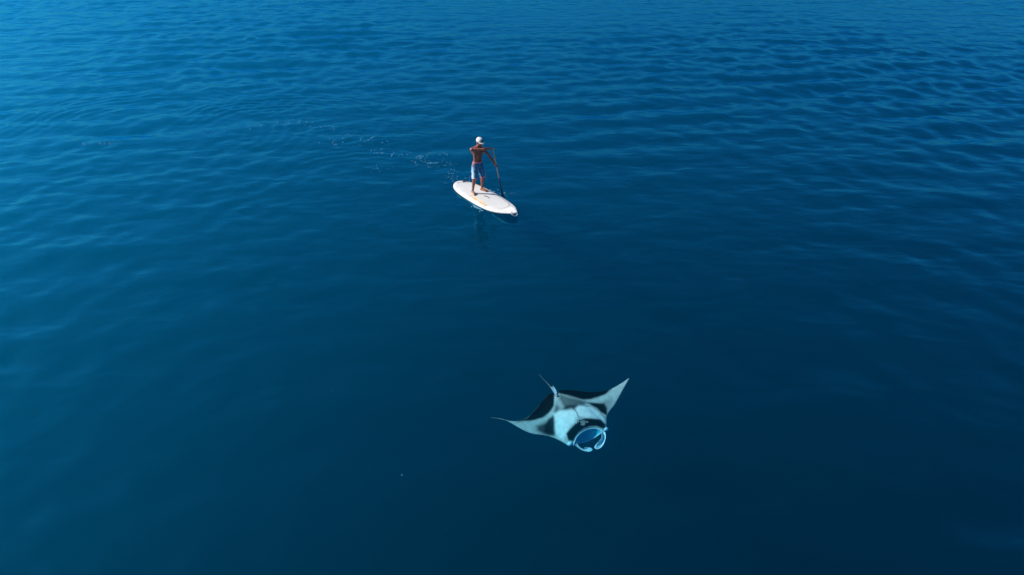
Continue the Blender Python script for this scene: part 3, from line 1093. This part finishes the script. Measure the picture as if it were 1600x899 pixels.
def make_foam(name, pts, label, cat):
    """pts: x, y, height above the surface, radius."""
    base = bmesh.new()
    bmesh.ops.create_icosphere(base, subdivisions=1, radius=1.0)
    bv = np.array([v.co[:] for v in base.verts]); bf = np.array([[v.index for v in f.verts] for f in base.faces])
    base.free()
    P = np.array(pts)
    z = sea_height(P[:, 0], P[:, 1]) + P[:, 2]
    el = rng.uniform(0.8, 1.7, len(P))
    sc_ = np.stack([P[:, 3] * el, P[:, 3], P[:, 3] * np.where(P[:, 2] > 0.01, 1.0, 0.45)], 1)
    V = bv[None] * sc_[:, None, :] + np.stack([P[:, 0], P[:, 1], z], 1)[:, None, :]
    F = bf[None] + (np.arange(len(P)) * len(bv))[:, None, None]
    me = array_mesh(name, V.reshape(-1, 3), F.reshape(-1, 3))
    o = link(name, me, m_foam)
    tag(o, label, cat, kind='stuff')
    return o


def cloud(cx, cy_, sx, sy, cnt, r0, r1, h=0.0):
    return [(random.gauss(cx, sx), random.gauss(cy_, sy), abs(random.gauss(0, h)) if h else 0.0, random.uniform(r0, r1) * random.uniform(0.6, 1)) for _ in range(cnt)]


trail_pts = []
for cx, cy_, sx, sy, cnt in ((-15.0, 24.2, .32, .12, 34), (-11.5, 25.6, .5, .25, 14), (-10.15, 26.5, .45, .25, 20), (-9.3, 26.3, .4, .2, 12), (-8.5, 27.0, .5, .3, 26),
                             (-7.6, 26.3, .5, .3, 22), (-6.3, 25.2, .35, .35, 16), (-5.9, 24.2, .4, .3, 16), (-5.3, 24.6, .5, .35, 16), (-4.9, 23.4, .4, .35, 22),
                             (-4.4, 23.6, .3, .3, 10), (-3.6, 23.2, .35, .2, 10), (-6.8, 24.3, .4, .25, 8), (-4.3, 21.6, .35, .2, 12), (-12.8, 25.3, .5, .3, 5)):
    trail_pts += cloud(cx, cy_, sx, sy, int(cnt * 0.75), 0.006, 0.022)
make_foam('foam_trail', trail_pts, 'scattered white bubbles trailing far behind the paddleboard', 'foam')
swirl = []
for r_, a0, a1, cnt in ((0.55, 20, 200, 36), (0.45, 150, 330, 60), (0.3, 40, 250, 14), (0.72, 190, 300, 18)):
    for _ in range(cnt):
        a = R(random.uniform(a0, a1))
        rr_ = r_ * random.gauss(1, 0.06)
        swirl.append((-2.75 + rr_ * math.cos(a), 22.75 + 1.15 * rr_ * math.sin(a), 0.0, random.uniform(0.004, 0.011)))
swirl += cloud(-2.35, 22.2, .3, .1, 22, 0.006, 0.014)
make_foam('foam_swirl', swirl, 'small swirl of foam left by the last paddle stroke behind the board', 'foam')
near = cloud(-1.95, 21.0, .10, .35, 26, 0.005, 0.014, 0.05) + cloud(-1.6, 20.75, .2, .2, 12, 0.005, 0.012, 0.04) + cloud(-1.2, 20.9, .25, .25, 12, 0.006, 0.014, 0.05)
make_foam('tail_splash', near, 'white droplets splashing around the tail of the paddleboard', 'splash')
side_ = []
for t in np.linspace(0, 1, 44):
    q = MB @ Vector((0.15 + 0.5 * t + random.gauss(0, .02), -0.52 - random.expovariate(1 / .035), 0))
    side_.append((q.x, q.y, 0.0, random.uniform(0.005, 0.013)))
for t in np.linspace(0, 1, 22):
    q = MB @ Vector((-0.55 + 0.35 * t + random.gauss(0, .04), 0.50 + random.expovariate(1 / .03), 0))
    side_.append((q.x, q.y, abs(random.gauss(0, .03)), random.uniform(0.005, 0.014)))
make_foam('rail_foam', side_, 'thin line of bubbles along the edges of the paddleboard', 'foam')
bw_ = MP @ BLW
make_foam('paddle_splash', cloud(bw_.x + 0.06, bw_.y, .12, .12, 26, 0.005, 0.012, 0.01) + cloud(bw_.x + .3, bw_.y - .05, .2, .12, 18, 0.005, 0.010),
          'faint ring of bubbles where the paddle blade enters the water', 'splash')

m_jelly = paint('pale_drifting_matter', (0.06, 0.16, 0.20), 0.5, 0.2, 40)
for (x, y, z, r_, lab) in ((-1.86, 8.28, -0.28, 0.016, 'larger pale speck drifting underwater left of and below the manta ray'),
                           (-1.0, 7.05, -0.18, 0.009, 'tiny pale speck drifting underwater near the bottom edge'),
                           (-3.5, 10.4, -0.2, 0.012, 'faint pale sliver drifting underwater left of the manta ray')):
    bm = bmesh.new()
    for k in range(7):
        a = k * 2.4
        loft(bm, [(0, 0, 0), (r_ * 0.6 * math.cos(a), r_ * 0.6 * math.sin(a), r_ * 0.3 * math.sin(k)), (r_ * 1.3 * math.cos(a + .4), r_ * 0.9 * math.sin(a + .4), -r_ * 0.4)], [r_ * .4, r_ * .28, r_ * .1], 6)
    o = from_bm('drifting_speck', bm, m_jelly)
    o.location = (x, y, z)
    tag(o, lab, 'speck', 'specks drifting underwater')
